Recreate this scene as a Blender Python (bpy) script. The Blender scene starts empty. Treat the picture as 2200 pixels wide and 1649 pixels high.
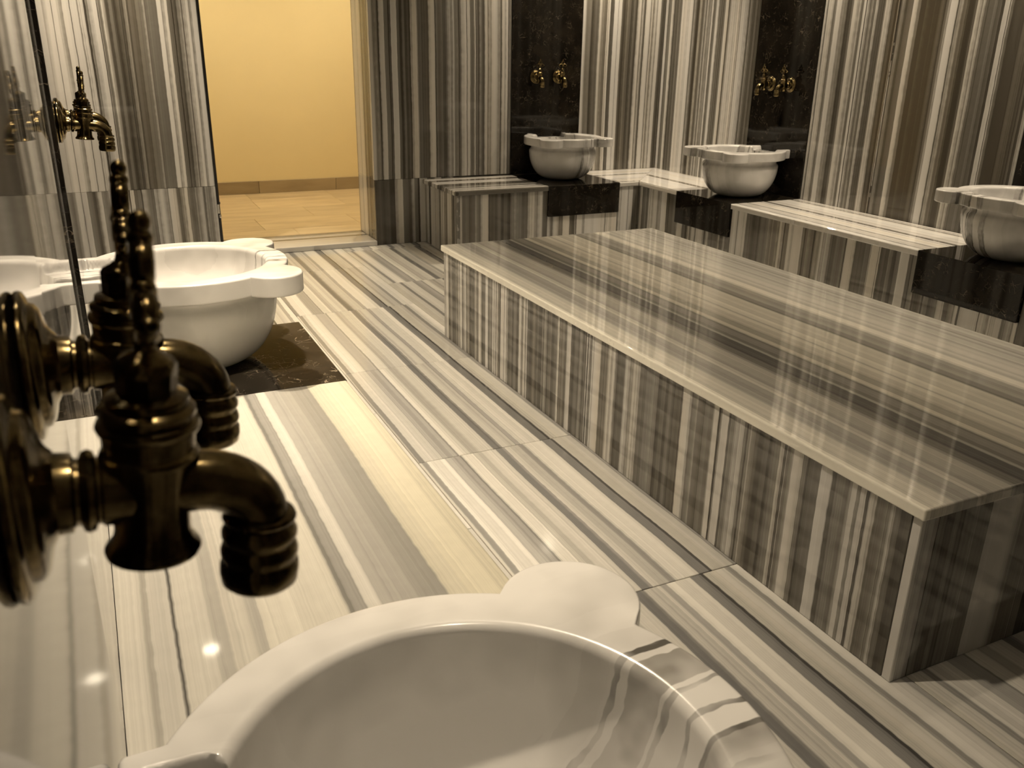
import bpy, bmesh, math, random
from mathutils import Matrix, Vector

rng = random.Random(7)
frng = random.Random(11)
scene = bpy.context.scene
COL = scene.collection

# ------------------------------------------------------------------ camera
F = Vector((0.4042138, 0.8414483, -0.3585748))
R = Vector((0.9037719, -0.4277508, 0.0150231))
U = Vector((0.1407395, 0.3301424, 0.9333801))
CAM = Vector((0.0519, 0.0, 1.1))
cd = bpy.data.cameras.new('camera')
cam = bpy.data.objects.new('camera', cd)
COL.objects.link(cam)
cam.matrix_world = Matrix(((R.x, U.x, -F.x, CAM.x), (R.y, U.y, -F.y, CAM.y), (R.z, U.z, -F.z, CAM.z), (0, 0, 0, 1)))
cd.sensor_fit = 'HORIZONTAL'
cd.sensor_width = 36.0
cd.lens = 36.0 * 1873.9 / 2200.0
cd.clip_start = 0.01
cd.dof.use_dof = True
cd.dof.focus_distance = 1.7
cd.dof.aperture_fstop = 14.0
scene.camera = cam

# ------------------------------------------------------------------ world, exposure
w = bpy.data.worlds.new('world')
scene.world = w
w.use_nodes = True
w.node_tree.nodes['Background'].inputs[0].default_value = (0, 0, 0, 1)
w.node_tree.nodes['Background'].inputs[1].default_value = 0.0
vs = scene.view_settings
vs.view_transform = 'Standard'
vs.look = 'None'
vs.gamma = 1.0
vs.use_curve_mapping = False
vs.exposure = 1.38
try:
    scene.cycles.use_denoising = True
    scene.cycles.max_bounces = 6
    scene.cycles.diffuse_bounces = 4
    scene.cycles.glossy_bounces = 3
    scene.cycles.sample_clamp_indirect = 6.0
    scene.cycles.use_adaptive_sampling = True
    scene.cycles.adaptive_threshold = 0.10
    scene.cycles.use_light_tree = False
    scene.cycles.caustics_reflective = False
    scene.cycles.caustics_refractive = False
except Exception:
    pass

CEIL = 2.22
WARM = (1.0, 0.825, 0.60)
LW, LR = 60.0, 44.0        # watts of the downlights on the left and on the far and right sides
# x, y, watts, spot angle in degrees : recessed ceiling downlights round the edge of the bath room, one of them added
DOWNLIGHTS = [
    (0.34, 2.39, LW * 1.3, 80, 'recessed round ceiling downlight above the basin by the doorway'),
    (0.25, 3.53, LW, 80, 'recessed round ceiling downlight above the floor between left bench and doorway'),
    (0.25, 4.55, LW, 80, 'recessed round ceiling downlight in the far left corner'),
    (0.30, 1.28, LW * 0.75, 80, 'recessed round ceiling downlight above the left bench between two basins'),
    (0.30, 0.34, LW * 0.14, 80, 'added weak ceiling downlight for highlights on the nearest taps'),  # added weak lamp, brings highlights to the nearest brass taps
    (2.66, 4.78, LR * 0.8, 104, 'recessed round ceiling downlight above the basin on the far wall'),
    (3.30, 4.66, LR * 0.6, 104, 'recessed round ceiling downlight in the far right corner'),
    (3.30, 3.50, LR, 104, 'recessed round ceiling downlight above the right basin close to the corner'),
    (3.30, 2.42, LR, 104, 'recessed round ceiling downlight above the basin at the right edge'),
    (3.30, 1.30, LR, 104, 'recessed round ceiling downlight above the near part of the right bench'),
]
CORRIDOR_LIGHTS = [(0.75, 6.2, 28), (1.95, 6.2, 28)]
CWARM = (1.0, 0.80, 0.50)

# ------------------------------------------------------------------ measured dimensions (metres)
D, W = 4.9694, 3.4672          # far wall, right wall
HB = 0.3735                    # bench and platform height
FBF, RBF, LBF = 4.4467, 3.0057, 0.528   # bench fronts (far, right, left)
YB = -1.4                      # wall behind the viewer
DX0, DX1 = 0.658, 1.536        # doorway
DTH = 0.334                    # wall thickness at the doorway
CZ = 0.0288                    # corridor floor
CY = 6.994                     # corridor wall
BLK = 0.173                    # height of the black blocks

# ------------------------------------------------------------------ materials
def newmat(name):
    m = bpy.data.materials.new(name)
    m.use_nodes = True
    nt = m.node_tree
    nt.nodes.clear()
    out = nt.nodes.new('ShaderNodeOutputMaterial')
    b = nt.nodes.new('ShaderNodeBsdfPrincipled')
    nt.links.new(b.outputs[0], out.inputs[0])
    return m, nt, b

class NT:
    def __init__(s, nt): s.nt = nt
    def n(s, t, **k):
        x = s.nt.nodes.new('ShaderNode' + t)
        for a, v in k.items(): setattr(x, a, v)
        return x
    def l(s, a, b): s.nt.links.new(a, b)
    def put(s, sock, v):
        if hasattr(v, 'node'): s.l(v, sock)
        else: sock.default_value = v
    def math(s, op, a, b=None, clamp=False):
        x = s.n('Math', operation=op, use_clamp=clamp)
        s.put(x.inputs[0], a)
        if b is not None: s.put(x.inputs[1], b)
        return x.outputs[0]
    def noise1(s, wv, scale, detail=2.0, rough=0.5):
        x = s.n('TexNoise', noise_dimensions='1D')
        s.put(x.inputs['W'], wv)
        x.inputs['Scale'].default_value = scale
        x.inputs['Detail'].default_value = detail
        x.inputs['Roughness'].default_value = rough
        return x.outputs[0]
    def noise3(s, v, scale, detail=2.0, rough=0.5):
        x = s.n('TexNoise', noise_dimensions='3D')
        if v is not None: s.l(v, x.inputs['Vector'])
        x.inputs['Scale'].default_value = scale
        x.inputs['Detail'].default_value = detail
        x.inputs['Roughness'].default_value = rough
        return x.outputs[0]
    def vor1(s, wv, scale, feature='F1'):
        x = s.n('TexVoronoi', voronoi_dimensions='1D', feature=feature)
        s.put(x.inputs['W'], wv)
        x.inputs['Scale'].default_value = scale
        return x
    def ramp(s, fac, stops, interp='LINEAR'):
        x = s.n('ValToRGB')
        x.color_ramp.interpolation = interp
        e = x.color_ramp.elements
        while len(e) < len(stops): e.new(0.5)
        for i, (p, c) in enumerate(stops):
            e[i].position = p
            e[i].color = (c[0], c[1], c[2], 1)
        s.l(fac, x.inputs[0])
        return x.outputs[0]
    def mix(s, fac, a, b, blend='MIX'):
        x = s.n('Mix', data_type='RGBA', blend_type=blend)
        s.put(x.inputs[0], fac)
        s.put(x.inputs[6], a if hasattr(a, 'node') else (a[0], a[1], a[2], 1))
        s.put(x.inputs[7], b if hasattr(b, 'node') else (b[0], b[1], b[2], 1))
        return x.outputs[2]

def stripe_material(name, axis, rough=0.03):
    """polished banded marble; bands are planes across the world axis, object colour gives (scale, shift, tone)"""
    m, nt, b = newmat(name)
    g = NT(nt)
    geo = g.n('NewGeometry')
    sep = g.n('SeparateXYZ'); g.l(geo.outputs['Position'], sep.inputs[0])
    oi = g.n('ObjectInfo')
    oc = g.n('SeparateColor'); g.l(oi.outputs['Color'], oc.inputs[0])
    T = sep.outputs[axis]
    off = g.math('MULTIPLY', oc.outputs[1], 41.0)
    shift = g.n('CombineXYZ'); g.l(off, shift.inputs[0]); g.l(off, shift.inputs[1]); g.l(off, shift.inputs[2])
    vadd = g.n('VectorMath', operation='ADD'); g.l(geo.outputs['Position'], vadd.inputs[0]); g.l(shift.outputs[0], vadd.inputs[1])
    n0 = g.n('TexNoise', noise_dimensions='3D'); g.l(vadd.outputs[0], n0.inputs['Vector'])
    n0.inputs['Scale'].default_value = 1.1; n0.inputs['Detail'].default_value = 1.0
    wl = g.math('MULTIPLY', g.math('SUBTRACT', n0.outputs[0], 0.5), 0.016)
    nf = g.noise3(vadd.outputs[0], 30.0, 1.0, 0.65)
    ws = g.math('MULTIPLY', g.math('SUBTRACT', nf, 0.5), 0.0035)
    t = g.math('ADD', g.math('ADD', T, wl), ws)
    t = g.math('ADD', g.math('MULTIPLY', t, g.math('MULTIPLY', oc.outputs[0], 2.0)), off)
    v1 = g.vor1(t, 21.0); v2 = g.vor1(t, 52.0); ve = g.vor1(t, 15.0, 'DISTANCE_TO_EDGE')
    c1 = g.n('SeparateColor'); g.l(v1.outputs['Color'], c1.inputs[0])
    c2 = g.n('SeparateColor'); g.l(v2.outputs['Color'], c2.inputs[0])
    n1 = g.noise1(t, 7.0, 1.0)
    n3 = g.noise1(t, 190.0, 2.0, 0.6)
    val = g.math('MULTIPLY', c1.outputs[0], 0.58)
    val = g.math('ADD', val, g.math('MULTIPLY', c2.outputs[1], 0.30))
    val = g.math('ADD', val, g.math('MULTIPLY', g.math('SUBTRACT', n1, 0.5), 0.40))
    val = g.math('ADD', val, g.math('MULTIPLY', g.math('SUBTRACT', n3, 0.5), 0.20))
    val = g.math('ADD', val, g.math('MULTIPLY', v1.outputs['Distance'], -0.20))
    val = g.math('ADD', val, g.math('SUBTRACT', oc.outputs[2], 0.42))
    val = g.math('ADD', val, g.math('MULTIPLY', g.math('SUBTRACT', nf, 0.5), 0.07))
    col = g.ramp(val, [(0.04, (.060, .054, .043)), (0.20, (.120, .112, .096)), (0.39, (.190, .180, .160)), (0.45, (.33, .317, .292)), (0.52, (.51, .495, .465)), (0.90, (.64, .625, .595))])
    # thin dark seams beside some bands
    ln = g.math('LESS_THAN', ve.outputs['Distance'], g.math('MULTIPLY', c2.outputs[2], 0.080))
    on = g.math('GREATER_THAN', c1.outputs[2], 0.45)
    col = g.mix(g.math('MULTIPLY', g.math('MULTIPLY', ln, on), 0.9), col, (.045, .039, .030))
    # faint warm or cool cast from band to band
    hue = g.ramp(n1, [(0.30, (1.0, .965, .90)), (0.5, (1, 1, 1)), (0.7, (.955, .97, 1.0))])
    col = g.mix(0.7, col, hue, 'MULTIPLY')
    g.l(col, b.inputs['Base Color'])
    b.inputs['Roughness'].default_value = rough
    b.inputs['IOR'].default_value = 1.5
    return m

def band_material(name, axis, x0, bands, rough=0.05, period=None, soft=0.0012, fine=0.24):
    """polished marble whose main bands follow a measured sequence: bands = [(end position, reflectance, warmth)]"""
    m, nt, b = newmat(name)
    g = NT(nt)
    geo = g.n('NewGeometry')
    sep = g.n('SeparateXYZ'); g.l(geo.outputs['Position'], sep.inputs[0])
    oi = g.n('ObjectInfo')
    oc = g.n('SeparateColor'); g.l(oi.outputs['Color'], oc.inputs[0])
    x1 = bands[-1][0]
    n0 = g.noise3(geo.outputs['Position'], 1.6, 1.0)
    nf = g.noise3(geo.outputs['Position'], 38.0, 1.0, 0.65)
    wv = g.math('ADD', g.math('MULTIPLY', g.math('SUBTRACT', n0, 0.5), 0.016), g.math('MULTIPLY', g.math('SUBTRACT', nf, 0.5), 0.0030))
    t = g.math('ADD', sep.outputs[axis], wv)
    t = g.math('ADD', t, g.math('SUBTRACT', oc.outputs[1], 0.5))
    u = g.math('DIVIDE', g.math('SUBTRACT', t, x0), x1 - x0)
    if period: u = g.math('FRACT', u)
    stops, L = [], x1 - x0
    pos = x0
    def colr(v, wm): return (v * (1 + 0.02 * wm), v * (0.985 - 0.012 * wm), v * (0.94 - 0.13 * wm))
    for i, (end, v, wm) in enumerate(bands):
        sf = min(soft, (end - pos) * 0.3)
        if i > 0: stops.append(((pos + sf - x0) / L, colr(v, wm)))
        else: stops.append((0.0, colr(v, wm)))
        if i < len(bands) - 1: stops.append(((end - sf - x0) / L, colr(v, wm)))
        pos = end
    assert len(stops) <= 32, len(stops)
    col = g.ramp(u, stops)
    tt = g.math('ADD', t, g.math('MULTIPLY', oc.outputs[0], 9.0))
    v2 = g.vor1(tt, 64.0)
    v0 = g.vor1(tt, 27.0)
    c0 = g.n('SeparateColor'); g.l(v0.outputs['Color'], c0.inputs[0])
    c2 = g.n('SeparateColor'); g.l(v2.outputs['Color'], c2.inputs[0])
    n3 = g.noise1(tt, 210.0, 2.0, 0.6)
    k = g.math('ADD', g.math('MULTIPLY', c2.outputs[0], fine), g.math('ADD', g.math('MULTIPLY', n3, 0.30), g.math('MULTIPLY', c0.outputs[1], fine)))
    k = g.math('ADD', g.math('ADD', k, g.math('MULTIPLY', nf, 0.10)), 0.80 - fine)
    k = g.math('MULTIPLY', k, g.math('MULTIPLY', oc.outputs[2], 2.0))
    kc = g.n('CombineXYZ')
    for i in range(3): g.l(k, kc.inputs[i])
    col = g.mix(1.0, col, kc.outputs[0], 'MULTIPLY')
    g.l(col, b.inputs['Base Color'])
    b.inputs['Roughness'].default_value = rough
    b.inputs['IOR'].default_value = 1.5
    return m

FLOOR_BANDS = [(.790, .50, .2), (.806, .26, 0), (.860, .60, .1), (.905, .36, 0), (.911, .24, 0), (.946, .58, .2), (.975, .40, .3), (1.018, .50, .2), (1.040, .17, -.3), (1.047, .24, 0),
               (1.090, .48, .2), (1.107, .30, 0), (1.170, .58, .2), (1.198, .19, -.2), (1.206, .07, 0), (1.240, .48, .4)]
BENCH_BANDS = [(.034, .55, .3), (.042, .40, .4), (.070, .56, .2), (.0745, .08, .2), (.115, .57, .3), (.135, .44, .3), (.165, .58, .4), (.180, .45, .3), (.292, .61, .5), (.300, .25, .2),
               (.318, .35, .1), (.338, .62, .2), (.391, .40, .2), (.433, .33, .2), (.460, .60, 1.0), (.530, .64, 1.15)]
TABLE_BANDS = [(1.287, 0.740, .5), (1.315, 0.740, .5), (1.335, 0.528, .4), (1.395, 0.391, .2), (1.418, 0.664, .3), (1.485, 0.488, .3), (1.520, 0.333, .2), (1.562, 0.195, 0), (1.572, 0.469, .2), (1.630, 0.313, .2),
               (1.740, 0.740, .5), (1.748, 0.469, .4), (1.860, 0.740, .5), (1.955, 0.430, .3), (1.995, 0.740, .4), (2.260, 0.528, .3)]

def basin_material():
    m, nt, b = newmat('white_veined_marble')
    g = NT(nt)
    tc = g.n('TexCoord')
    oi = g.n('ObjectInfo')
    oc = g.n('SeparateColor'); g.l(oi.outputs['Color'], oc.inputs[0])
    off = g.math('MULTIPLY', oc.outputs[1], 23.0)
    sep = g.n('SeparateXYZ'); g.l(tc.outputs['Object'], sep.inputs[0])
    t0 = g.math('ADD', g.math('MULTIPLY', sep.outputs[0], g.math('SUBTRACT', oc.outputs[0], 0.5)), g.math('MULTIPLY', sep.outputs[1], 0.9))
    wl = g.math('MULTIPLY', g.math('SUBTRACT', g.noise3(tc.outputs['Object'], 4.0, 2.0), 0.5), 0.035)
    ws = g.math('MULTIPLY', g.math('SUBTRACT', g.noise3(tc.outputs['Object'], 30.0, 2.0, 0.6), 0.5), 0.010)
    t = g.math('ADD', g.math('ADD', g.math('ADD', t0, wl), ws), off)
    dz = g.math('ABSOLUTE', g.math('SUBTRACT', g.math('ADD', t0, wl), g.math('SUBTRACT', oc.outputs[2], 0.5)))
    zone = g.math('MULTIPLY', g.math('SUBTRACT', 0.080, dz), 40.0, clamp=True)
    ve = g.vor1(t, 30.0, 'DISTANCE_TO_EDGE')
    line = g.math('LESS_THAN', ve.outputs['Distance'], g.math('MULTIPLY', g.noise3(tc.outputs['Object'], 17.0, 2.0, 0.6), 0.16))
    v1 = g.vor1(t, 40.0)
    c1 = g.n('SeparateColor'); g.l(v1.outputs['Color'], c1.inputs[0])
    band = g.math('MULTIPLY', g.math('GREATER_THAN', c1.outputs[0], 0.45), 0.9)
    faint = g.math('MULTIPLY', c1.outputs[1], 0.30)
    cloud = g.ramp(g.math('SUBTRACT', g.noise3(tc.outputs['Object'], 5.0, 3.0, 0.6), g.math('MULTIPLY', faint, 0.35)), [(0.28, (.56, .55, .53)), (0.50, (.80, .79, .77))])
    br = g.math('MULTIPLY', g.math('ADD', g.noise3(tc.outputs['Object'], 9.0, 3.0, 0.7), -0.40, clamp=True), 5.0, clamp=True)
    f1 = g.math('MULTIPLY', g.math('MULTIPLY', zone, band), g.math('ADD', g.math('MULTIPLY', br, 0.65), 0.35))
    col = g.mix(f1, cloud, (.24, .23, .21))
    f2 = g.math('MULTIPLY', g.math('MULTIPLY', zone, line), g.math('ADD', g.math('MULTIPLY', br, 0.8), 0.2))
    col = g.mix(f2, col, (.10, .095, .085))
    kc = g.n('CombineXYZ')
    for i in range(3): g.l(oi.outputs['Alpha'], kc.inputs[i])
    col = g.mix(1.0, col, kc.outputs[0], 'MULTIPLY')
    g.l(col, b.inputs['Base Color'])
    b.inputs['Roughness'].default_value = 0.22
    b.inputs['Coat Weight'].default_value = 0.25
    b.inputs['Coat Roughness'].default_value = 0.08
    return m

def black_material():
    m, nt, b = newmat('black_veined_marble')
    g = NT(nt)
    geo = g.n('NewGeometry')
    pos = geo.outputs['Position']
    wob = g.n('TexNoise'); g.l(pos, wob.inputs['Vector']); wob.inputs['Scale'].default_value = 7.0; wob.inputs['Detail'].default_value = 4.0
    mx = g.n('VectorMath', operation='SCALE'); g.l(wob.outputs['Color'], mx.inputs[0]); mx.inputs['Scale'].default_value = 0.16
    ad = g.n('VectorMath', operation='ADD'); g.l(pos, ad.inputs[0]); g.l(mx.outputs[0], ad.inputs[1])
    base = g.ramp(g.noise3(pos, 9.0, 3.0, 0.6), [(0.30, (.0055, .0047, .0035)), (0.70, (.016, .013, .0095))])
    col = base
    for sc, wid, thr, cc in ((34.0, 0.026, 0.54, (.15, .125, .095)), (70.0, 0.032, 0.56, (.085, .07, .052))):
        v = g.n('TexVoronoi', feature='DISTANCE_TO_EDGE'); g.l(ad.outputs[0], v.inputs['Vector']); v.inputs['Scale'].default_value = sc
        ln = g.math('SUBTRACT', 1.0, g.math('DIVIDE', v.outputs['Distance'], wid), clamp=True)
        ms = g.ramp(g.noise3(pos, sc * 0.45, 2.0, 0.6), [(thr, (0, 0, 0)), (thr + 0.10, (1, 1, 1))])
        col = g.mix(g.math('MULTIPLY', ln, ms), col, cc)
    b.inputs['Specular IOR Level'].default_value = 0.36
    oi = g.n('ObjectInfo'); oc = g.n('SeparateColor'); g.l(oi.outputs['Color'], oc.inputs[0])
    kc = g.n('CombineXYZ')
    for i in range(3): g.l(g.math('MULTIPLY', oc.outputs[2], 2.0), kc.inputs[i])
    col = g.mix(1.0, col, kc.outputs[0], 'MULTIPLY')
    g.l(col, b.inputs['Base Color'])
    b.inputs['Roughness'].default_value = 0.05
    return m

def brass_material():
    m, nt, b = newmat('aged_brass')
    g = NT(nt)
    tc = g.n('TexCoord')
    n = g.noise3(tc.outputs['Object'], 38.0, 4.0, 0.6)
    n2 = g.noise3(tc.outputs['Object'], 220.0, 3.0, 0.6)
    col = g.ramp(g.math('ADD', n, g.math('MULTIPLY', g.math('SUBTRACT', n2, 0.5), 0.35)), [(0.30, (.055, .041, .019)), (0.52, (.150, .113, .053)), (0.75, (.29, .225, .110))])
    g.l(col, b.inputs['Base Color'])
    b.inputs['Metallic'].default_value = 1.0
    rr = g.math('ADD', g.math('MULTIPLY', n, 0.22), 0.09)
    g.l(rr, b.inputs['Roughness'])
    return m

def plain(name, colr, rough=0.5, metallic=0.0, emit=None, strength=0.0, nscale=0.0, namp=0.0):
    m, nt, b = newmat(name)
    g = NT(nt)
    if nscale:
        geo = g.n('NewGeometry')
        f = g.noise3(geo.outputs['Position'], nscale, 4.0, 0.6)
        lo = tuple(c * (1 - namp) for c in colr); hi = tuple(min(1, c * (1 + namp)) for c in colr)
        g.l(g.ramp(f, [(0.3, lo), (0.7, hi)]), b.inputs['Base Color'])
    else:
        b.inputs['Base Color'].default_value = (*colr, 1)
    b.inputs['Roughness'].default_value = rough
    b.inputs['Metallic'].default_value = metallic
    if emit:
        b.inputs['Emission Color'].default_value = (*emit, 1)
        b.inputs['Emission Strength'].default_value = strength
    return m

def travertine(name, dark):
    m, nt, b = newmat(name)
    g = NT(nt)
    geo = g.n('NewGeometry'); oi = g.n('ObjectInfo')
    mp = g.n('Mapping'); g.l(geo.outputs['Position'], mp.inputs[0]); mp.inputs['Scale'].default_value = (1.0, 4.5, 4.5)
    sh = g.n('CombineXYZ'); g.l(g.math('MULTIPLY', oi.outputs['Random'], 30.0), sh.inputs[0]); g.l(g.math('MULTIPLY', oi.outputs['Random'], 17.0), sh.inputs[1])
    ad = g.n('VectorMath', operation='ADD'); g.l(mp.outputs[0], ad.inputs[0]); g.l(sh.outputs[0], ad.inputs[1])
    f = g.noise3(ad.outputs[0], 2.4, 6.0, 0.62)
    k = 0.58 if dark else 1.12
    col = g.ramp(f, [(0.25, (.40 * k, .31 * k, .19 * k)), (0.5, (.56 * k, .45 * k, .29 * k)), (0.78, (.66 * k, .55 * k, .37 * k))])
    tint = g.math('ADD', g.math('MULTIPLY', oi.outputs['Random'], 0.16), 0.90)
    cc = g.n('CombineXYZ')
    for i in range(3): g.l(tint, cc.inputs[i])
    col = g.mix(1.0, col, cc.outputs[0], 'MULTIPLY')
    g.l(col, b.inputs['Base Color'])
    b.inputs['Roughness'].default_value = 0.32
    return m

M = dict(
    sx=stripe_material('banded_marble_across_x', 0), sy=stripe_material('banded_marble_across_y', 1),
    floor=band_material('banded_marble_floor_tiles', 0, .765, FLOOR_BANDS, 0.10, True),
    bench=band_material('banded_marble_bench_top', 0, 0.0, BENCH_BANDS, 0.05, fine=0.12),
    table=band_material('banded_marble_platform_top', 0, 1.26, TABLE_BANDS, 0.03, fine=0.38),
    basin=basin_material(), black=black_material(), brass=brass_material(),
    core=plain('masonry', (.45, .42, .38), 0.9, nscale=20, namp=.15),
    ceil=plain('ceiling_plaster', (.50, .47, .41), 0.8, nscale=6, namp=.04),
    cream=plain('cream_wall_paint', (.74, .64, .395), 0.65, nscale=2.5, namp=.02),
    trav=travertine('travertine', False), travd=travertine('travertine_skirting', True),
    grout=plain('grout', (.30, .27, .22), 0.85, nscale=60, namp=.2),
    gasket=plain('black_rubber', (.006, .005, .004), 0.35, nscale=40, namp=.2),
    chrome=plain('brushed_steel', (.62, .60, .56), 0.22, 1.0, nscale=90, namp=.08),
    lens=plain('lamp_lens', (.9, .85, .75), 0.4, emit=(1.0, .86, .64), strength=9.0),
    trim=plain('lamp_trim', (.75, .73, .68), 0.35, nscale=50, namp=.03),
)

# ------------------------------------------------------------------ helpers
def link(name, bm, mat, parent=None, smooth=None):
    me = bpy.data.meshes.new(name)
    bmesh.ops.recalc_face_normals(bm, faces=bm.faces)
    bm.to_mesh(me); bm.free()
    me.materials.append(mat)
    if smooth is not None:
        for p in me.polygons: p.use_smooth = True
        try: me.set_sharp_from_angle(angle=math.radians(smooth))
        except Exception: pass
    o = bpy.data.objects.new(name, me)
    COL.objects.link(o)
    if parent is not None: o.parent = parent
    return o

def tone(o, scale=1.0, tonev=0.5, shift=None):
    o.color = (scale * 0.5, rng.random() if shift is None else shift, tonev, 1.0)
    return o

def tag(o, label=None, cat=None, group=None, kind=None):
    if label: o['label'] = label
    if cat: o['category'] = cat
    if group: o['group'] = group
    if kind: o['kind'] = kind
    return o

def empty(name, loc, rz=0.0):
    o = bpy.data.objects.new(name, None)
    COL.objects.link(o)
    o.empty_display_size = 0.05
    o.location = loc
    o.rotation_euler = (0, 0, rz)
    return o

def box_bm(x0, x1, y0, y1, z0, z1, bev=0.0, seg=1):
    bm = bmesh.new()
    bmesh.ops.create_cube(bm, size=1.0)
    for v in bm.verts:
        v.co = Vector(((x0 + x1) / 2 + v.co.x * (x1 - x0), (y0 + y1) / 2 + v.co.y * (y1 - y0), (z0 + z1) / 2 + v.co.z * (z1 - z0)))
    if bev:
        bmesh.ops.bevel(bm, geom=list(bm.edges), offset=bev, segments=seg, profile=0.5, affect='EDGES')
    return bm

def prism_bm(poly, z0, z1, bev=0.0, seg=1, pred=None):
    bm = bmesh.new()
    lo = [bm.verts.new((x, y, z0)) for x, y in poly]
    hi = [bm.verts.new((x, y, z1)) for x, y in poly]
    bm.faces.new(list(reversed(lo))); bm.faces.new(hi)
    n = len(poly)
    for i in range(n):
        bm.faces.new((lo[i], lo[(i + 1) % n], hi[(i + 1) % n], hi[i]))
    if bev:
        ed = [e for e in bm.edges if pred is None or all(pred(v.co) for v in e.verts)]
        bmesh.ops.bevel(bm, geom=ed, offset=bev, segments=seg, profile=0.5, affect='EDGES')
    return bm

def part(name, bounds, mat, parent, base=(0, 0, 0), bev=0.0015, seg=1, scale=1.0, tn=0.5, shift=None):
    x0, x1, y0, y1, z0, z1 = bounds
    bx, by, bz = base
    o = link(name, box_bm(x0 - bx, x1 - bx, y0 - by, y1 - by, z0 - bz, z1 - bz, bev, seg), mat, parent)
    return tone(o, scale, tn, shift)

def lathe(bm, prof, axis, origin, seg=32, cap=True):
    """prof: list of (radius, distance along axis)"""
    a = Vector(axis).normalized()
    s = Vector((0, 1, 0)) if abs(a.y) < 0.9 else Vector((1, 0, 0))
    s = (s - a * s.dot(a)).normalized(); t = a.cross(s)
    rings = []
    for r, h in prof:
        rings.append([bm.verts.new(Vector(origin) + a * h + (s * math.cos(2 * math.pi * k / seg) + t * math.sin(2 * math.pi * k / seg)) * r) for k in range(seg)])
    for i in range(len(rings) - 1):
        for k in range(seg):
            bm.faces.new((rings[i][k], rings[i][(k + 1) % seg], rings[i + 1][(k + 1) % seg], rings[i + 1][k]))
    if cap:
        bm.faces.new(rings[0]); bm.faces.new(rings[-1])

def sweep(bm, pts, rad, seg=24):
    rings = []
    for i, p in enumerate(pts):
        d = (Vector(pts[min(i + 1, len(pts) - 1)]) - Vector(pts[max(i - 1, 0)])).normalized()
        s = Vector((0, 1, 0)); t = d.cross(s).normalized()
        r = rad[i] if isinstance(rad, (list, tuple)) else rad
        rings.append([bm.verts.new(Vector(p) + (s * math.cos(2 * math.pi * k / seg) + t * math.sin(2 * math.pi * k / seg)) * r) for k in range(seg)])
    for i in range(len(rings) - 1):
        for k in range(seg):
            bm.faces.new((rings[i][k], rings[i][(k + 1) % seg], rings[i + 1][(k + 1) % seg], rings[i + 1][k]))
    bm.faces.new(rings[0]); bm.faces.new(rings[-1])

def torus(bm, c, major, minor, sa=1.0, n=22, mseg=9):
    """ring lying in the local YZ plane (seen face-on from the wall normal)"""
    rings = []
    for i in range(n):
        a = 2 * math.pi * i / n
        ring = []
        for k in range(mseg):
            b = 2 * math.pi * k / mseg
            rr = major + minor * math.cos(b)
            ring.append(bm.verts.new((c[0] + minor * 1.15 * math.sin(b), c[1] + rr * math.cos(a), c[2] + rr * math.sin(a) * sa)))
        rings.append(ring)
    for i in range(n):
        for k in range(mseg):
            bm.faces.new((rings[i][k], rings[(i + 1) % n][k], rings[(i + 1) % n][(k + 1) % mseg], rings[i][(k + 1) % mseg]))

def ball(bm, c, r, sz=1.0):
    g = bmesh.ops.create_uvsphere(bm, u_segments=16, v_segments=10, radius=r)
    for v in g['verts']:
        v.co = Vector((c[0] + v.co.x, c[1] + v.co.y, c[2] + v.co.z * sz))

# ================================================================== SETTING
# ---- floor
floor = link('floor', box_bm(0.0, W, YB, D + 0.0, -0.10, -0.004), M['grout'])
tag(floor, 'floor of glossy grey and white banded marble tiles', None, None, 'structure')
TW, TL, GAP = 0.54, 0.785, 0.0022
tile_mesh = None
for ci in range(-1, 7):
    x0 = 0.24 + ci * TW
    first = 0.944 - 3 * TL if ci % 2 == 0 else 0.944 - 3 * TL - 0.394
    for r in range(-1, 9):
        y0 = first + r * TL
        xa, xb, ya, yb = max(x0, 0.001), min(x0 + TW, W - 0.001), max(y0, YB + 0.001), min(y0 + TL, D - 0.001)
        if xb - xa < 0.03 or yb - ya < 0.03: continue
        whole = (xb - xa > TW - 1e-4) and (yb - ya > TL - 1e-4)
        if whole:
            if tile_mesh is None:
                o = link('tile', box_bm(GAP / 2, TW - GAP / 2, GAP / 2, TL - GAP / 2, -0.012, 0.0, 0.0012), M['floor'], floor)
                tile_mesh = o.data
            else:
                o = bpy.data.objects.new('tile', tile_mesh); COL.objects.link(o); o.parent = floor
            o.location = (x0, y0, 0)
        else:
            o = link('tile', box_bm(xa + GAP / 2, xb - GAP / 2, ya + GAP / 2, yb - GAP / 2, -0.012, 0.0, 0.0012), M['floor'], floor)
        sh = {0: 0.0, 1: 0.0, 2: 0.0}.get(0)
        if ci == 1: sh = (0.036 if 0.9 < y0 < 1.0 else 0.028 if y0 < 0.9 else 0.0 if y0 < 1.8 else 0.004 if y0 < 3.0 else 0.012)
        elif ci == 0: sh = 0.05 + 0.012 * ((r * 7) % 3)
        elif ci == 2: sh = -0.11 + 0.014 * ((r * 5) % 3)
        else: sh = frng.uniform(-0.25, 0.25)
        o.color = (frng.random(), 0.5 + sh, 0.5 + frng.uniform(-.02, .02), 1.0)

# ---- ceiling
ceiling = link('ceiling', box_bm(0.0, W, YB, D, CEIL, CEIL + 0.10), M['ceil'])
tag(ceiling, 'plain plaster ceiling of the bath room', None, None, 'structure')

PT = 0.022        # panel thickness
def wall(name, boxes, label):
    bm = bmesh.new()
    for b in boxes:
        t = box_bm(*b); me = bpy.data.meshes.new('t'); t.to_mesh(me); t.free(); bm.from_mesh(me); bpy.data.meshes.remove(me)
    o = link(name, bm, M['core'])
    return tag(o, label, None, None, 'structure')

G = 0.0008
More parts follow.
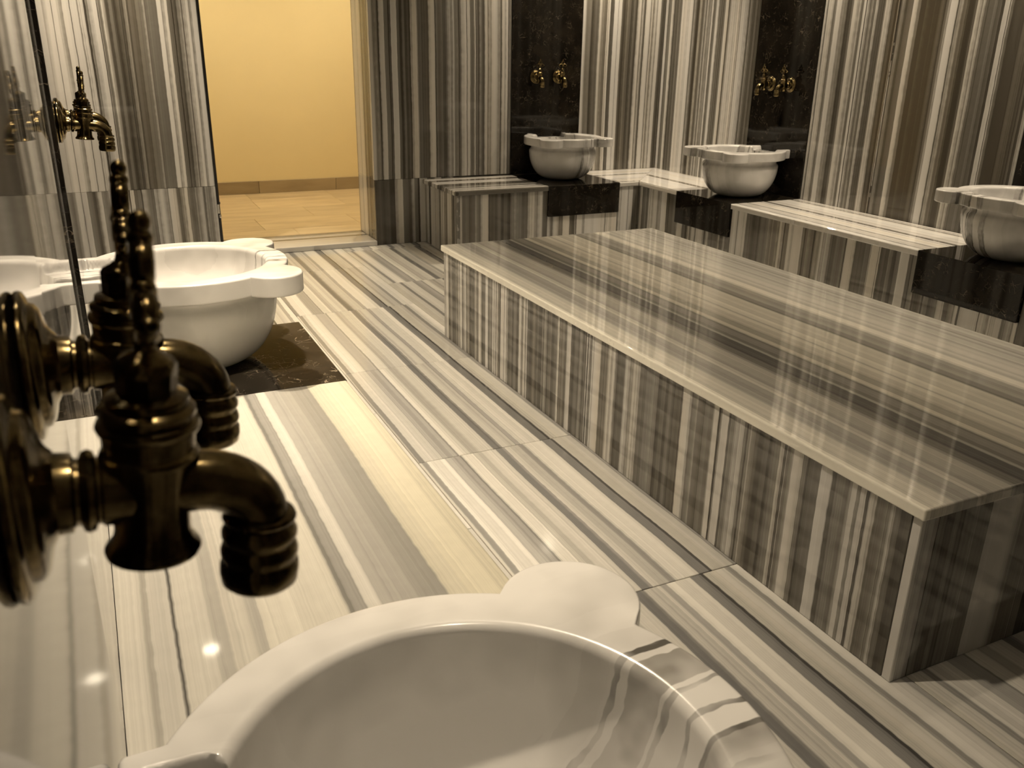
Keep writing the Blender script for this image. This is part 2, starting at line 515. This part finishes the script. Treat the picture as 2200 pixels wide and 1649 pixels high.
# ---- left wall
wl = wall('wall_left', [(-PT - 0.15, -PT, YB, D, 0, CEIL)], 'left wall clad in polished banded marble with two black panels')
segs = [(YB, 0.20, 's'), (0.20, 0.711, 'b'), (0.711, 1.8777, 's'), (1.8777, 2.3844, 'b'), (2.3844, D, 's')]
for a, b_, k in segs:
    if k == 'b':
        p = part('black_panel', (-PT, 0.008, a + G, b_ - G, HB + 0.0007, CEIL), M['black'], wl)
        p['label'] = 'black veined marble panel behind the taps'
    else:
        part('panel', (-PT, 0.0, a + G, b_ - G, 0.0, 0.3885 - G), M['sy'], wl, tn=0.50)
        part('panel', (-PT, 0.0, a + G, b_ - G, 0.3885, CEIL), M['sy'], wl, tn=0.50)

# ---- far wall with doorway
wb = wall('wall_back', [(-PT, DX0 - PT, D + PT, D + DTH, 0, CEIL), (DX1 + PT, W + PT, D + PT, D + DTH, 0, CEIL), (DX0 - PT, DX1 + PT, D + PT, D + DTH, 2.10 + PT, CEIL)],
          'far wall clad in tall banded marble panels beside the doorway')
part('panel', (0.0, DX0 - 0.004, D, D + PT, 0.0, 0.3885 - G), M['sx'], wb, tn=0.50, scale=1.1)
part('panel', (0.0, 0.30, D, D + PT, 0.3885, CEIL), M['sx'], wb, tn=0.52, scale=1.05)
part('panel', (0.30 + G, DX0 - 0.004, D, D + PT, 0.3885, CEIL), M['sx'], wb, tn=0.47, scale=1.0)
part('panel', (DX1, 1.829 + 0.2, D, D + PT, 0.0, 0.379 - G), M['sx'], wb, tn=0.42)
part('panel', (DX1, 2.403 - G, D, D + PT, 0.379, CEIL), M['sx'], wb, tn=0.43, scale=1.25)
p = part('black_panel', (2.403, 2.8731, D - 0.006, D + PT, HB + 0.0007, CEIL), M['black'], wb)
p['label'] = 'black veined marble panel behind the taps'
part('panel', (2.8731 + G, W, D, D + PT, HB, CEIL), M['sx'], wb, tn=0.41, scale=1.7)
part('panel', (DX0, DX1, D, D + PT, 2.10, CEIL), M['sx'], wb)
for i, (ya, yb) in enumerate(((D + PT + G, D + DTH),)):
    part('jamb_panel', (DX1, DX1 + PT, ya, yb, CZ, 0.379 - G), M['sy'], wb, tn=0.58, scale=0.9, shift=0.33)
    part('jamb_panel', (DX1, DX1 + PT, ya, yb, 0.379, 2.10), M['sy'], wb, tn=0.58, scale=0.9, shift=0.33)
    part('jamb_panel', (DX0 - PT, DX0, ya + 0.05, yb, CZ, 2.10), M['sy'], wb, tn=0.55)
part('lintel_panel', (DX0, DX1, D + PT + G, D + DTH, 2.10, 2.10 + PT), M['sy'], wb)

th = link('trim_1', box_bm(DX0 - 0.01, DX1 - 0.0005, D - 0.012, D + DTH, 0.0005, CZ, 0.003, 2), M['sy'])
tone(th, 0.55, 0.66, 0.61); tag(th, 'low banded marble threshold step in the doorway', None, None, 'structure')

# open doorway: black edge profile with a small hinge on its left side
dr = link('door_1', box_bm(DX0 - 0.0035, DX0 + 0.0085, D - 0.010, D + 0.048, CZ + 0.001, 2.098, 0.0012), M['gasket'])
tag(dr, 'thin black door frame edge on the left side of the doorway', None, None, 'structure')
h = link('hinge_plate', box_bm(DX0 - 0.0065, DX0 + 0.0050, D - 0.0145, D - 0.0102, 0.243, 0.292, 0.001), M['chrome'], dr)
hb = bmesh.new(); lathe(hb, [(0.0045, 0), (0.0060, .002), (0.0060, .016), (0.0045, .018)], (0, 0, 1), (DX0 + 0.004, D - 0.017, 0.221), 14)
link('hinge_pin', hb, M['chrome'], dr, 40)
hb = bmesh.new(); lathe(hb, [(0.0035, 0), (0.0050, .002), (0.0050, .010), (0.0035, .012)], (0, 0, 1), (DX0 + 0.006, D - 0.016, 0.294), 14)
link('hinge_pin', hb, M['gasket'], dr, 40)

# ---- right wall
wr = wall('wall_right', [(W + PT, W + PT + 0.15, YB, D + DTH, 0, CEIL)], 'right wall clad in tall banded marble panels with black strips')
for a, b_, k, pr, tn, sc in ((4.0639, D - 0.0005, 's', 0.0, 0.40, 1.7), (3.5929, 4.0639, 'b', 0.006, 0, 1), (3.13, 3.5929, 's', 0.0, 0.37, 1.25), (2.402, 3.13, 's', -0.004, 0.32, 1.15),
                          (1.94, 2.402, 'b', 0.006, 0, 1), (0.9, 1.94, 's', 0.0, 0.5, 1.0), (-0.2, 0.9, 's', 0.0, 0.5, 1.0), (YB, -0.2, 's', 0.0, 0.5, 1.0)):
    if k == 'b':
        p = part('black_panel', (W - pr, W + PT, a + G, b_ - G, HB + 0.0007, CEIL), M['black'], wr)
        p['label'] = 'black veined marble panel behind the taps'
    else:
        part('panel', (W - pr, W + PT, a + G, b_ - G, HB - 0.02, CEIL), M['sy'], wr, tn=tn, scale=sc)

# ---- wall behind the viewer
wf = wall('wall_front', [(-PT, W + PT, YB - 0.15, YB - PT, 0, CEIL)], 'wall behind the viewer clad in banded marble')
for i in range(4):
    part('panel', (i * W / 4 + G, (i + 1) * W / 4 - G, YB - PT, YB, 0.0, CEIL), M['sx'], wf, tn=0.32)

# ---- corridor beyond the doorway
CX0, CX1 = -0.6, 3.6
fc = link('floor_corridor', box_bm(CX0, CX1, D + DTH, CY, -0.10, CZ - 0.003), M['grout'])
tag(fc, 'beige travertine tiled floor of the corridor beyond the doorway', None, None, 'structure')
rows = [5.12, 5.51, 5.90, 6.29, 6.68, CY]
offs = [0.55, 0.99, 1.39, 1.10, 1.72]
cm = {}
for i in range(5):
    ya, yb = max(rows[i], D + DTH), rows[i + 1]
    x = offs[i] - 0.61 * 4
    while x < CX1:
        xa, xb = max(x, CX0), min(x + 0.61, CX1)
        if xb - xa > 0.02:
            link('tile', box_bm(xa + .001, xb - .001, ya + .001, yb - .001, CZ - 0.012, CZ, 0.001), M['trav'], fc)
        x += 0.61
wc = link('wall_corridor', box_bm(CX0, CX1, CY, CY + 0.1, CZ, CEIL), M['cream'])
tag(wc, 'cream yellow painted corridor wall seen through the doorway', None, None, 'structure')
bc = empty('baseboard_corridor', (0, 0, 0)); tag(bc, 'brown travertine skirting along the cream corridor wall', None, None, 'structure')
for i in range(7):
    xa = CX0 + i * 0.6 + 0.02
    link('skirting_tile', box_bm(xa + .001, min(xa + 0.6, CX1) - .001, CY - 0.012, CY, CZ, 0.122, 0.0015), M['travd'], bc)
for n_, b_ in (('wall_corridor_side', (CX0 - 0.1, CX0, D + DTH, CY, CZ, CEIL)), ('wall_corridor_side', (CX1, CX1 + 0.1, D + DTH, CY, CZ, CEIL)), ('wall_corridor_near', (CX0, DX0 - PT, D + DTH, D + DTH + 0.01, CZ, CEIL)),
               ('wall_corridor_near', (DX1 + PT, CX1, D + DTH, D + DTH + 0.01, CZ, CEIL))):
    tag(link(n_, box_bm(*b_), M['cream']), 'cream painted side wall of the corridor out of view', None, None, 'structure')
tag(link('ceiling_corridor', box_bm(CX0, CX1, D + DTH, CY, CEIL, CEIL + 0.1), M['ceil']), 'plain ceiling of the corridor', None, None, 'structure')

# ================================================================== BENCHES
ST, OV, NO = 0.026, 0.013, 0.006     # slab thickness, overhang, rounded edge
def slab(poly, parent, base, mat, scale, tn, shift=None):
    def exposed(c):
        x, y = c.x + base[0], c.y + base[1]
        return abs(x - LBF) < 2e-3 or abs(x - RBF) < 2e-3 or abs(y - FBF) < 2e-3 or abs(x - 1.829) < 2e-3
    o = link('top_slab', prism_bm([(x - base[0], y - base[1]) for x, y in poly], HB - ST - base[2], HB - base[2], NO, 4, exposed), mat, parent)
    return tone(o, scale, tn, shift)
def rect(x0, x1, y0, y1): return [(x0, y0), (x1, y0), (x1, y1), (x0, y1)]
g2 = 0.0006

# left bench -------------------------------------------------
B = (0.0, 0.5, 0.0)
lb = tag(empty('marble_bench', B), 'low banded marble bench along the left wall carrying the two nearest basins', 'bench')
slab(rect(0.001, LBF, YB + 0.001, 0.20), lb, B, M['sx'], 0.6, 0.62)
slab(rect(0.0006, LBF, 0.711, 1.8777 - g2), lb, B, M['bench'], 0.62, 0.5, 0.5)
for a, b_ in ((0.20, 0.711), (1.8777, 2.3844)):
    p = part('black_block', (0.009, LBF, a + g2, b_ - g2, HB - BLK, HB), M['black'], lb, B, 0.0018, tn=1.6)
    p['label'] = 'black veined marble block under a basin'
    part('front_panel', (LBF - OV - 0.02, LBF - OV, a + g2, b_ - g2, 0.0, HB - BLK - 0.001), M['sy'], lb, B)
for a, b_ in ((YB + 0.001, -0.6), (-0.6, 0.20), (0.711, 1.28), (1.28, 1.8777)):
    part('front_panel', (LBF - OV - 0.02, LBF - OV, a + g2, b_ - g2, 0.0, HB - ST - 0.0005), M['sy'], lb, B)
part('end_panel', (0.001, LBF - OV - 0.021, 2.3844 - 0.022, 2.3844 - 0.002, 0.0, HB - BLK - 0.001), M['sx'], lb, B)

# far and right bench, one L --------------------------------
B = (2.6, 4.7, 0.0)
rb = tag(empty('marble_bench', B), 'L-shaped banded marble bench along the far and right walls carrying three basins', 'bench')
XE = 1.829
slab(rect(XE, 2.4031 - g2, FBF, D - 0.001), rb, B, M['sy'], 1.5, 0.45, 0.27)
slab([(2.8731 + g2, FBF), (RBF, FBF), (W - 0.001, D - 0.001), (2.8731 + g2, D - 0.001)], rb, B, M['sy'], 1.15, 0.80, 0.52)
slab([(RBF + g2, FBF - g2), (RBF, 4.0639 + g2), (W - 0.001, 4.0639 + g2), (W - 0.001, D - 0.002)], rb, B, M['sx'], 1.15, 0.78, 0.52)
slab(rect(RBF, W - 0.001, 3.128, 3.5929 - g2), rb, B, M['sx'], 1.3, 0.72, 0.77)
slab(rect(RBF, W - 0.0008, 2.4159 + g2, 3.128 - g2), rb, B, M['sx'], 1.3, 0.72, 0.77)
slab(rect(RBF, W - 0.001, 0.3, 1.9487 - g2), rb, B, M['sx'], 1.2, 0.68)
slab(rect(RBF, W - 0.001, YB + 0.001, 0.3 - g2), rb, B, M['sx'], 1.2, 0.68)
def blackblock(bounds):
    p = part('black_block', bounds, M['black'], rb, B, 0.0018); p['label'] = 'black veined marble block under a basin'
blackblock((2.4031, 2.8731, FBF - 0.002, D - 0.007, HB - BLK, HB))
blackblock((RBF - 0.002, W - 0.007, 3.5929, 4.0639, HB - BLK, HB))
blackblock((RBF - 0.002, W - 0.007, 1.9487, 2.4159, HB - BLK, HB))
yf = FBF + OV
for a, b_, zt, tn in ((XE + OV + 0.02, 2.4031, HB - ST, 0.40), (2.4031, 2.8731, HB - BLK, 0.52), (2.8731, RBF + OV, HB - ST, 0.56)):
    part('front_panel', (a + g2, b_ - g2, yf, yf + 0.02, 0.0, zt - 0.0005), M['sx'], rb, B, tn=tn, scale=0.95)
part('end_panel', (XE + OV, XE + OV + 0.02, yf, D - 0.001, 0.0, HB - ST - 0.0005), M['sy'], rb, B, tn=0.50, scale=1.7)
xf = RBF + OV
for a, b_, zt, tn in ((4.0639, FBF + OV, HB - ST, 0.46), (3.5929, 4.0639, HB - BLK, 0.45), (3.0, 3.5929, HB - ST, 0.46), (2.4159, 3.0, HB - ST, 0.46), (1.9487, 2.4159, HB - BLK, 0.5), (1.0, 1.9487, HB - ST, 0.5), (-0.2, 1.0, HB - ST, 0.5), (YB + 0.001, -0.2, HB - ST, 0.5)):
    part('front_panel', (xf, xf + 0.02, a + g2, b_ - g2, 0.0, zt - 0.0005), M['sy'], rb, B, tn=tn, scale=0.95)

# ================================================================== CENTRAL PLATFORM
TX0, TX1, TY0, TY1, TTH, TOV = 1.265, 2.2567, 0.881, 3.1971, 0.0235, 0.009
B = ((TX0 + TX1) / 2, (TY0 + TY1) / 2, 0.0)
tb = tag(empty('marble_platform', B), 'large rectangular banded marble lying platform in the middle of the room', 'platform')
o = link('top_slab', box_bm(TX0 - B[0], TX1 - B[0], TY0 - B[1], TY1 - B[1], HB - TTH, HB, 0.004, 4), M['table'], tb)
tone(o, 0.4, 0.5, 0.5)
jl = [TY0 + TOV, 1.448, 2.055, 2.65, TY1 - TOV]
for i in range(4):
    part('side_panel', (TX0 + TOV, TX0 + TOV + 0.02, jl[i] + (0.0205 if i == 0 else g2), jl[i + 1] - g2, 0.0, HB - TTH - 0.0004), M['sy'], tb, B, tn=0.38, scale=1.25 if i < 2 else 1.6)
    part('side_panel', (TX1 - TOV - 0.02, TX1 - TOV, jl[i] + (0.0205 if i == 0 else g2), jl[i + 1] - g2, 0.0, HB - TTH - 0.0004), M['sy'], tb, B, tn=0.44)
for i in range(2):
    xa, xb = (TX0 + TOV, 1.80) if i == 0 else (1.80, TX1 - TOV)
    part('side_panel', (xa + g2, xb - g2, TY0 + TOV, TY0 + TOV + 0.02, 0.0, HB - TTH - 0.0004), M['sx'], tb, B, tn=0.38, scale=0.9, shift=0.21)
    part('side_panel', (xa + 0.021, xb - 0.021, TY1 - TOV - 0.02, TY1 - TOV, 0.0, HB - TTH - 0.0004), M['sx'], tb, B, tn=0.46)

# ================================================================== BASINS
def basin_mesh():
    RO, RI, ZR, TH = 0.2331, 0.1800, 0.2447, 0.046
    DL, RL, A0 = 0.2389, 0.0659, math.radians(44.7)
    BX, BY = 0.2255, 0.129
    NA = 384
    def ro(a):
        r = RO
        c, s = math.cos(a), math.sin(a)
        for sg in (1, -1):
            lx, ly = DL * math.cos(A0), sg * DL * math.sin(A0)
            bq = c * lx + s * ly
            disc = bq * bq - (DL * DL - RL * RL)
            if disc > 0 and bq > 0: r = max(r, bq + math.sqrt(disc))
        if c < 0:
            k = min(BX / -c, BY / abs(s) if abs(s) > 1e-6 else 9)
            r = max(r, k)
            r = min(r, BX / -c)
        return r
    angs = [2 * math.pi * i / NA for i in range(NA)]
    # sharper sampling at lobe notches happens through the dense angular grid
    prof = []
    fl = 0.011
    for i in range(1, 23):
        f = math.radians(90 * i / 22)
        prof.append(('in', RI * math.sin(f), ZR - fl - 0.165 * math.cos(f)))
    for i in range(1, 6):
        f = math.radians(90 * i / 5)
        prof.append(('in', RI + fl * (1 - math.cos(f)), ZR - fl + fl * math.sin(f)))
    NTOP = 16
    for i in range(1, NTOP + 1): prof.append(('top', i / NTOP, ZR))
    e = 0.005
    for i in range(1, 5):
        f = math.radians(90 * i / 4)
        prof.append(('out', -e + e * math.sin(f), ZR - e + e * math.cos(f)))
    for i in range(1, 7): prof.append(('out', 0.0, ZR - e - (TH - 2 * e) * i / 6))
    for i in range(1, 5):
        f = math.radians(90 * i / 4)
        prof.append(('out', -e + e * math.cos(f), ZR - TH + e - e * math.sin(f)))
    RB = 0.194
    for i in range(1, 4): prof.append(('und', i / 3, ZR - TH))
    outer = [(0.1905, ZR - TH - 0.004), (0.1895, ZR - TH - 0.014), (0.1905, ZR - TH - 0.022), (0.196, ZR - TH - 0.027), (0.2005, ZR - TH - 0.034)]
    zt = ZR - TH - 0.034
    for i in range(1, 20):
        f = math.radians(90 * i / 19)
        outer.append((0.072 + (0.2005 - 0.072) * math.cos(f) ** 0.86, zt * (1 - math.sin(f)) if i < 19 else 0.0))
    for r_, z_ in outer: prof.append(('abs', r_, z_))
    bm = bmesh.new()
    def pocket(x, y, z):
        if z < ZR - 0.035: return z
        hx, hy, cr = 0.050, 0.104, 0.026
        cx = -BX + 0.024
        qx, qy = abs(x - cx) - hx + cr, abs(y) - hy + cr
        sd = math.hypot(max(qx, 0), max(qy, 0)) + min(max(qx, qy), 0) - cr
        k = min(1, max(0, (0.004 - sd) / 0.008)); k = k * k * (3 - 2 * k)
        return min(z, z + (min(z, ZR - 0.023) - z) * k)
    rings = []
    for kind, q, z in prof:
        ring = []
        for a in angs:
            R_ = ro(a)
            if kind == 'in': r = q
            elif kind == 'top': r = (RI + fl) + (R_ - e - RI - fl) * q
            elif kind == 'out': r = R_ + q
            elif kind == 'und': r = (R_ - e) + (RB - R_ + e) * q
            else: r = q
            x, y = r * math.cos(a), r * math.sin(a)
            zz = pocket(x, y, z) if kind in ('in', 'top', 'out') else z
            if kind == 'in' and q < RI - 0.004: zz = z
            ring.append(bm.verts.new((x, y, zz)))
        rings.append(ring)
    c0 = bm.verts.new((0, 0, ZR - fl - 0.165))
    for k in range(NA): bm.faces.new((c0, rings[0][k], rings[0][(k + 1) % NA]))
    for i in range(len(rings) - 1):
        for k in range(NA):
            bm.faces.new((rings[i][k], rings[i + 1][k], rings[i + 1][(k + 1) % NA], rings[i][(k + 1) % NA]))
    bm.faces.new(rings[-1])
    return bm

BX_OFF = 0.228
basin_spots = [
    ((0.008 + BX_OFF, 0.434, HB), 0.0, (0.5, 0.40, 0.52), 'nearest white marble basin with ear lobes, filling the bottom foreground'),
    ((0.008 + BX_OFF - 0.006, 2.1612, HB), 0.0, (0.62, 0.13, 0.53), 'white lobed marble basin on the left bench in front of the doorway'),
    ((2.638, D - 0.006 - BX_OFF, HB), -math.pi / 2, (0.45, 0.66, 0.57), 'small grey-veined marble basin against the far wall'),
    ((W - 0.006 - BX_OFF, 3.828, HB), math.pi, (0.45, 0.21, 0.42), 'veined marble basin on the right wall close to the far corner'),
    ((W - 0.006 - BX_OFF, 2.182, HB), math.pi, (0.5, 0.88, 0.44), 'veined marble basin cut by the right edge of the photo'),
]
bmesh0 = None
for loc, rz, (ca, cb, cc), lab in basin_spots:
    if bmesh0 is None:
        o = link('marble_basin', basin_mesh(), M['basin'], None, 50); bmesh0 = o.data
    else:
        o = bpy.data.objects.new('marble_basin', bmesh0); COL.objects.link(o)
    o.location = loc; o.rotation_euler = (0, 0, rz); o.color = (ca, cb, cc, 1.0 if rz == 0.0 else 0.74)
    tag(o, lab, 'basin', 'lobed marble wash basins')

# ================================================================== TAPS
TILT = math.radians(4.9)
def tap_parts():
    A = 0.0488
    P = {}
    bm = bmesh.new()
    lathe(bm, [(0.0370, 0.0), (0.0384, 0.0010), (0.0388, 0.0026), (0.0380, 0.0044), (0.0358, 0.0056), (0.0330, 0.0062), (0.0322, 0.0070), (0.0316, 0.0088), (0.0290, 0.0108), (0.0250, 0.0120), (0.0205, 0.0130), (0.0170, 0.0150), (0.0150, 0.0170)], (1, 0, 0), (0, 0, 0), 44)
    P['rosette'] = bm
    bm = bmesh.new()
    lathe(bm, [(0.0150, 0.012), (0.0155, 0.016), (0.0150, 0.0215), (0.0128, 0.0225), (0.0126, 0.0240), (0.0150, 0.0250), (0.0158, 0.0270), (0.0150, 0.0290), (0.0128, 0.0300), (0.0128, 0.0312), (0.0138, 0.0320), (0.0136, A)], (1, 0, 0), (0, 0, 0), 36)
    P['inlet_pipe'] = bm
    bm = bmesh.new()
    lathe(bm, [(0.0130, -0.0285), (0.0176, -0.0280), (0.0180, -0.0265), (0.0172, -0.0250), (0.0150, -0.0225), (0.0140, -0.0180), (0.0142, -0.0080), (0.0152, 0.0020), (0.0163, 0.0100), (0.0166, 0.0125)], (0, 0, 1), (A, 0, 0), 40)
    P['valve_body'] = bm
    bm = bmesh.new()
    lathe(bm, [(0.0160, 0.0120), (0.0176, 0.0128), (0.0182, 0.0145), (0.0176, 0.0162), (0.0165, 0.0170), (0.0168, 0.0245), (0.0180, 0.0255), (0.0188, 0.0275), (0.0182, 0.0295), (0.0160, 0.0305), (0.0158, 0.0318), (0.0172, 0.0326), (0.0174, 0.0345), (0.0160, 0.0360), (0.0146, 0.0366), (0.0150, 0.0382), (0.0146, 0.0400), (0.0120, 0.0412), (0.0106, 0.0418)], (0, 0, 1), (A, 0, 0), 40)
    P['bonnet'] = bm
    bm = bmesh.new()
    lathe(bm, [(0.0108, 0.0410), (0.0110, 0.0480), (0.0112, 0.0535), (0.0100, 0.0560), (0.0062, 0.0585), (0.0050, 0.0600)], (0, 0, 1), (A, 0, 0), 8)
    lathe(bm, [(0.0046, 0.0560), (0.0036, 0.0640), (0.0040, 0.0720)], (0, 0, 1), (A, 0, 0), 14)
    for sg in (1, -1): torus(bm, (A, sg * 0.0132, 0.0785), 0.0086, 0.0036)
    torus(bm, (A, 0, 0.0975), 0.0080, 0.0036)
    ball(bm, (A, 0, 0.0855), 0.0052)
    ball(bm, (A, 0, 0.0795), 0.0048)
    for sg in (1, -1):
        ball(bm, (A, sg * 0.0245, 0.0785), 0.0042)
        ball(bm, (A, sg * 0.0085, 0.0895), 0.0044)
    ball(bm, (A, 0, 0.1080), 0.0046)
    ball(bm, (A, 0, 0.1145), 0.0040, 1.35)
    P['handle'] = bm
    bm = bmesh.new()
    pts, rad = [], []
    for u in (A + 0.004, A + 0.010, A + 0.0175): pts.append((u, 0, 0.0)); rad.append(0.0122)
    for i in range(1, 11):
        a = math.radians(90 * i / 10)
        pts.append((A + 0.0175 + 0.0235 * math.sin(a), 0, -0.0205 * (1 - math.cos(a)))); rad.append(0.0122 - 0.0004 * i / 10)
    pts.append((A + 0.0410, 0, -0.0240)); rad.append(0.0118)
    sweep(bm, pts, rad, 28)
    P['spout'] = bm
    bm = bmesh.new()
    N = (A + 0.0410, 0, 0.0040)
    lathe(bm, [(0.0118, -0.0205), (0.0142, -0.0212), (0.0150, -0.0228), (0.0142, -0.0246), (0.0134, -0.0254), (0.0142, -0.0268), (0.0154, -0.0290), (0.0154, -0.0312), (0.0144, -0.0328), (0.0142, -0.0340), (0.0150, -0.0352), (0.0158, -0.0375), (0.0158, -0.0395), (0.0150, -0.0412), (0.0150, -0.0425), (0.0160, -0.0440), (0.0162, -0.0480), (0.0156, -0.0520), (0.0140, -0.0535), (0.0105, -0.0535), (0.0100, -0.0400)], (0, 0, 1), N, 36)
    P['nozzle'] = bm
    rot = Matrix.Rotation(TILT, 4, 'Y')
    def squeeze(z):
        if z <= 0: return z
        return z * 0.92 if z < 0.056 else 0.0515 + (z - 0.056) * 0.85
    for k, bm in P.items():
        if k in ('valve_body', 'bonnet', 'handle'):
            for v in bm.verts: v.co.z = squeeze(v.co.z)
        if k != 'rosette':
            for v in bm.verts: v.co = rot @ v.co
    return {k: link(k, bm, M['brass'], None, 42) for k, bm in P.items()}

TZ = 0.9447
tap_spots = [
    ((0.008, 0.331, TZ), 0.0, 'nearest large antique brass tap in the left foreground', 0),
    ((0.008, 0.484, TZ), 0.0, 'large antique brass tap directly behind the nearest one', 0),
    ((0.008, 2.060, TZ), 0.0, 'nearer of two brass taps above the basin by the doorway', 1),
    ((0.008, 2.213, TZ + 0.003), 0.0, 'farther of two brass taps above the basin by the doorway', 1),
    ((2.562, D - 0.006, TZ), -math.pi / 2, 'left of two small brass taps on the far black panel', 2),
    ((2.714, D - 0.006, TZ), -math.pi / 2, 'right of two small brass taps on the far black panel', 2),
    ((W - 0.006, 3.915, TZ), math.pi, 'left small brass tap on the right wall black panel', 3),
    ((W - 0.006, 3.762, TZ), math.pi, 'right small brass tap on the right wall black panel', 3),
]
proto = tap_parts()
for i, (loc, rz, lab, gi) in enumerate(tap_spots):
    t = tag(empty('brass_tap', loc, rz), lab, 'tap', 'antique brass wall taps')
    if i == 3: t.rotation_euler = (0, math.radians(-2.0), rz)
    for k, po in proto.items():
        if i == 0: c = po
        else:
            c = po.copy(); COL.objects.link(c)
        c.parent = t

# ================================================================== DOWNLIGHTS
def downlight(x, y, watts, ang, label, colr, z=CEIL, soft=0.022):
    t = tag(empty('recessed_downlight', (x, y, z)), label, 'ceiling light', 'recessed ceiling downlights')
    bm = bmesh.new(); lathe(bm, [(0.036, -0.002), (0.041, -0.006), (0.046, -0.004), (0.047, 0.0), (0.036, 0.0)], (0, 0, 1), (0, 0, 0), 32, cap=False)
    link('trim_ring', bm, M['trim'], t, 40)
    bm = bmesh.new(); lathe(bm, [(0.034, -0.0015), (0.035, 0.0)], (0, 0, 1), (0, 0, 0), 32)
    link('lens', bm, M['lens'], t)
    ld = bpy.data.lights.new('lamp', 'SPOT')
    ld.energy = watts; ld.color = colr; ld.spot_size = math.radians(ang); ld.spot_blend = 0.85
    ld.shadow_soft_size = soft
    lo = bpy.data.objects.new('lamp', ld); COL.objects.link(lo); lo.parent = t; lo.location = (0, 0, -0.012)
for x, y, wt, an, lab in DOWNLIGHTS: downlight(x, y, wt, an, lab, WARM)
for i, (x, y, wt) in enumerate(CORRIDOR_LIGHTS):
    downlight(x, y, wt, 150, ('recessed round downlight in the corridor ceiling left of the doorway', 'recessed round downlight in the corridor ceiling right of the doorway')[i], CWARM)
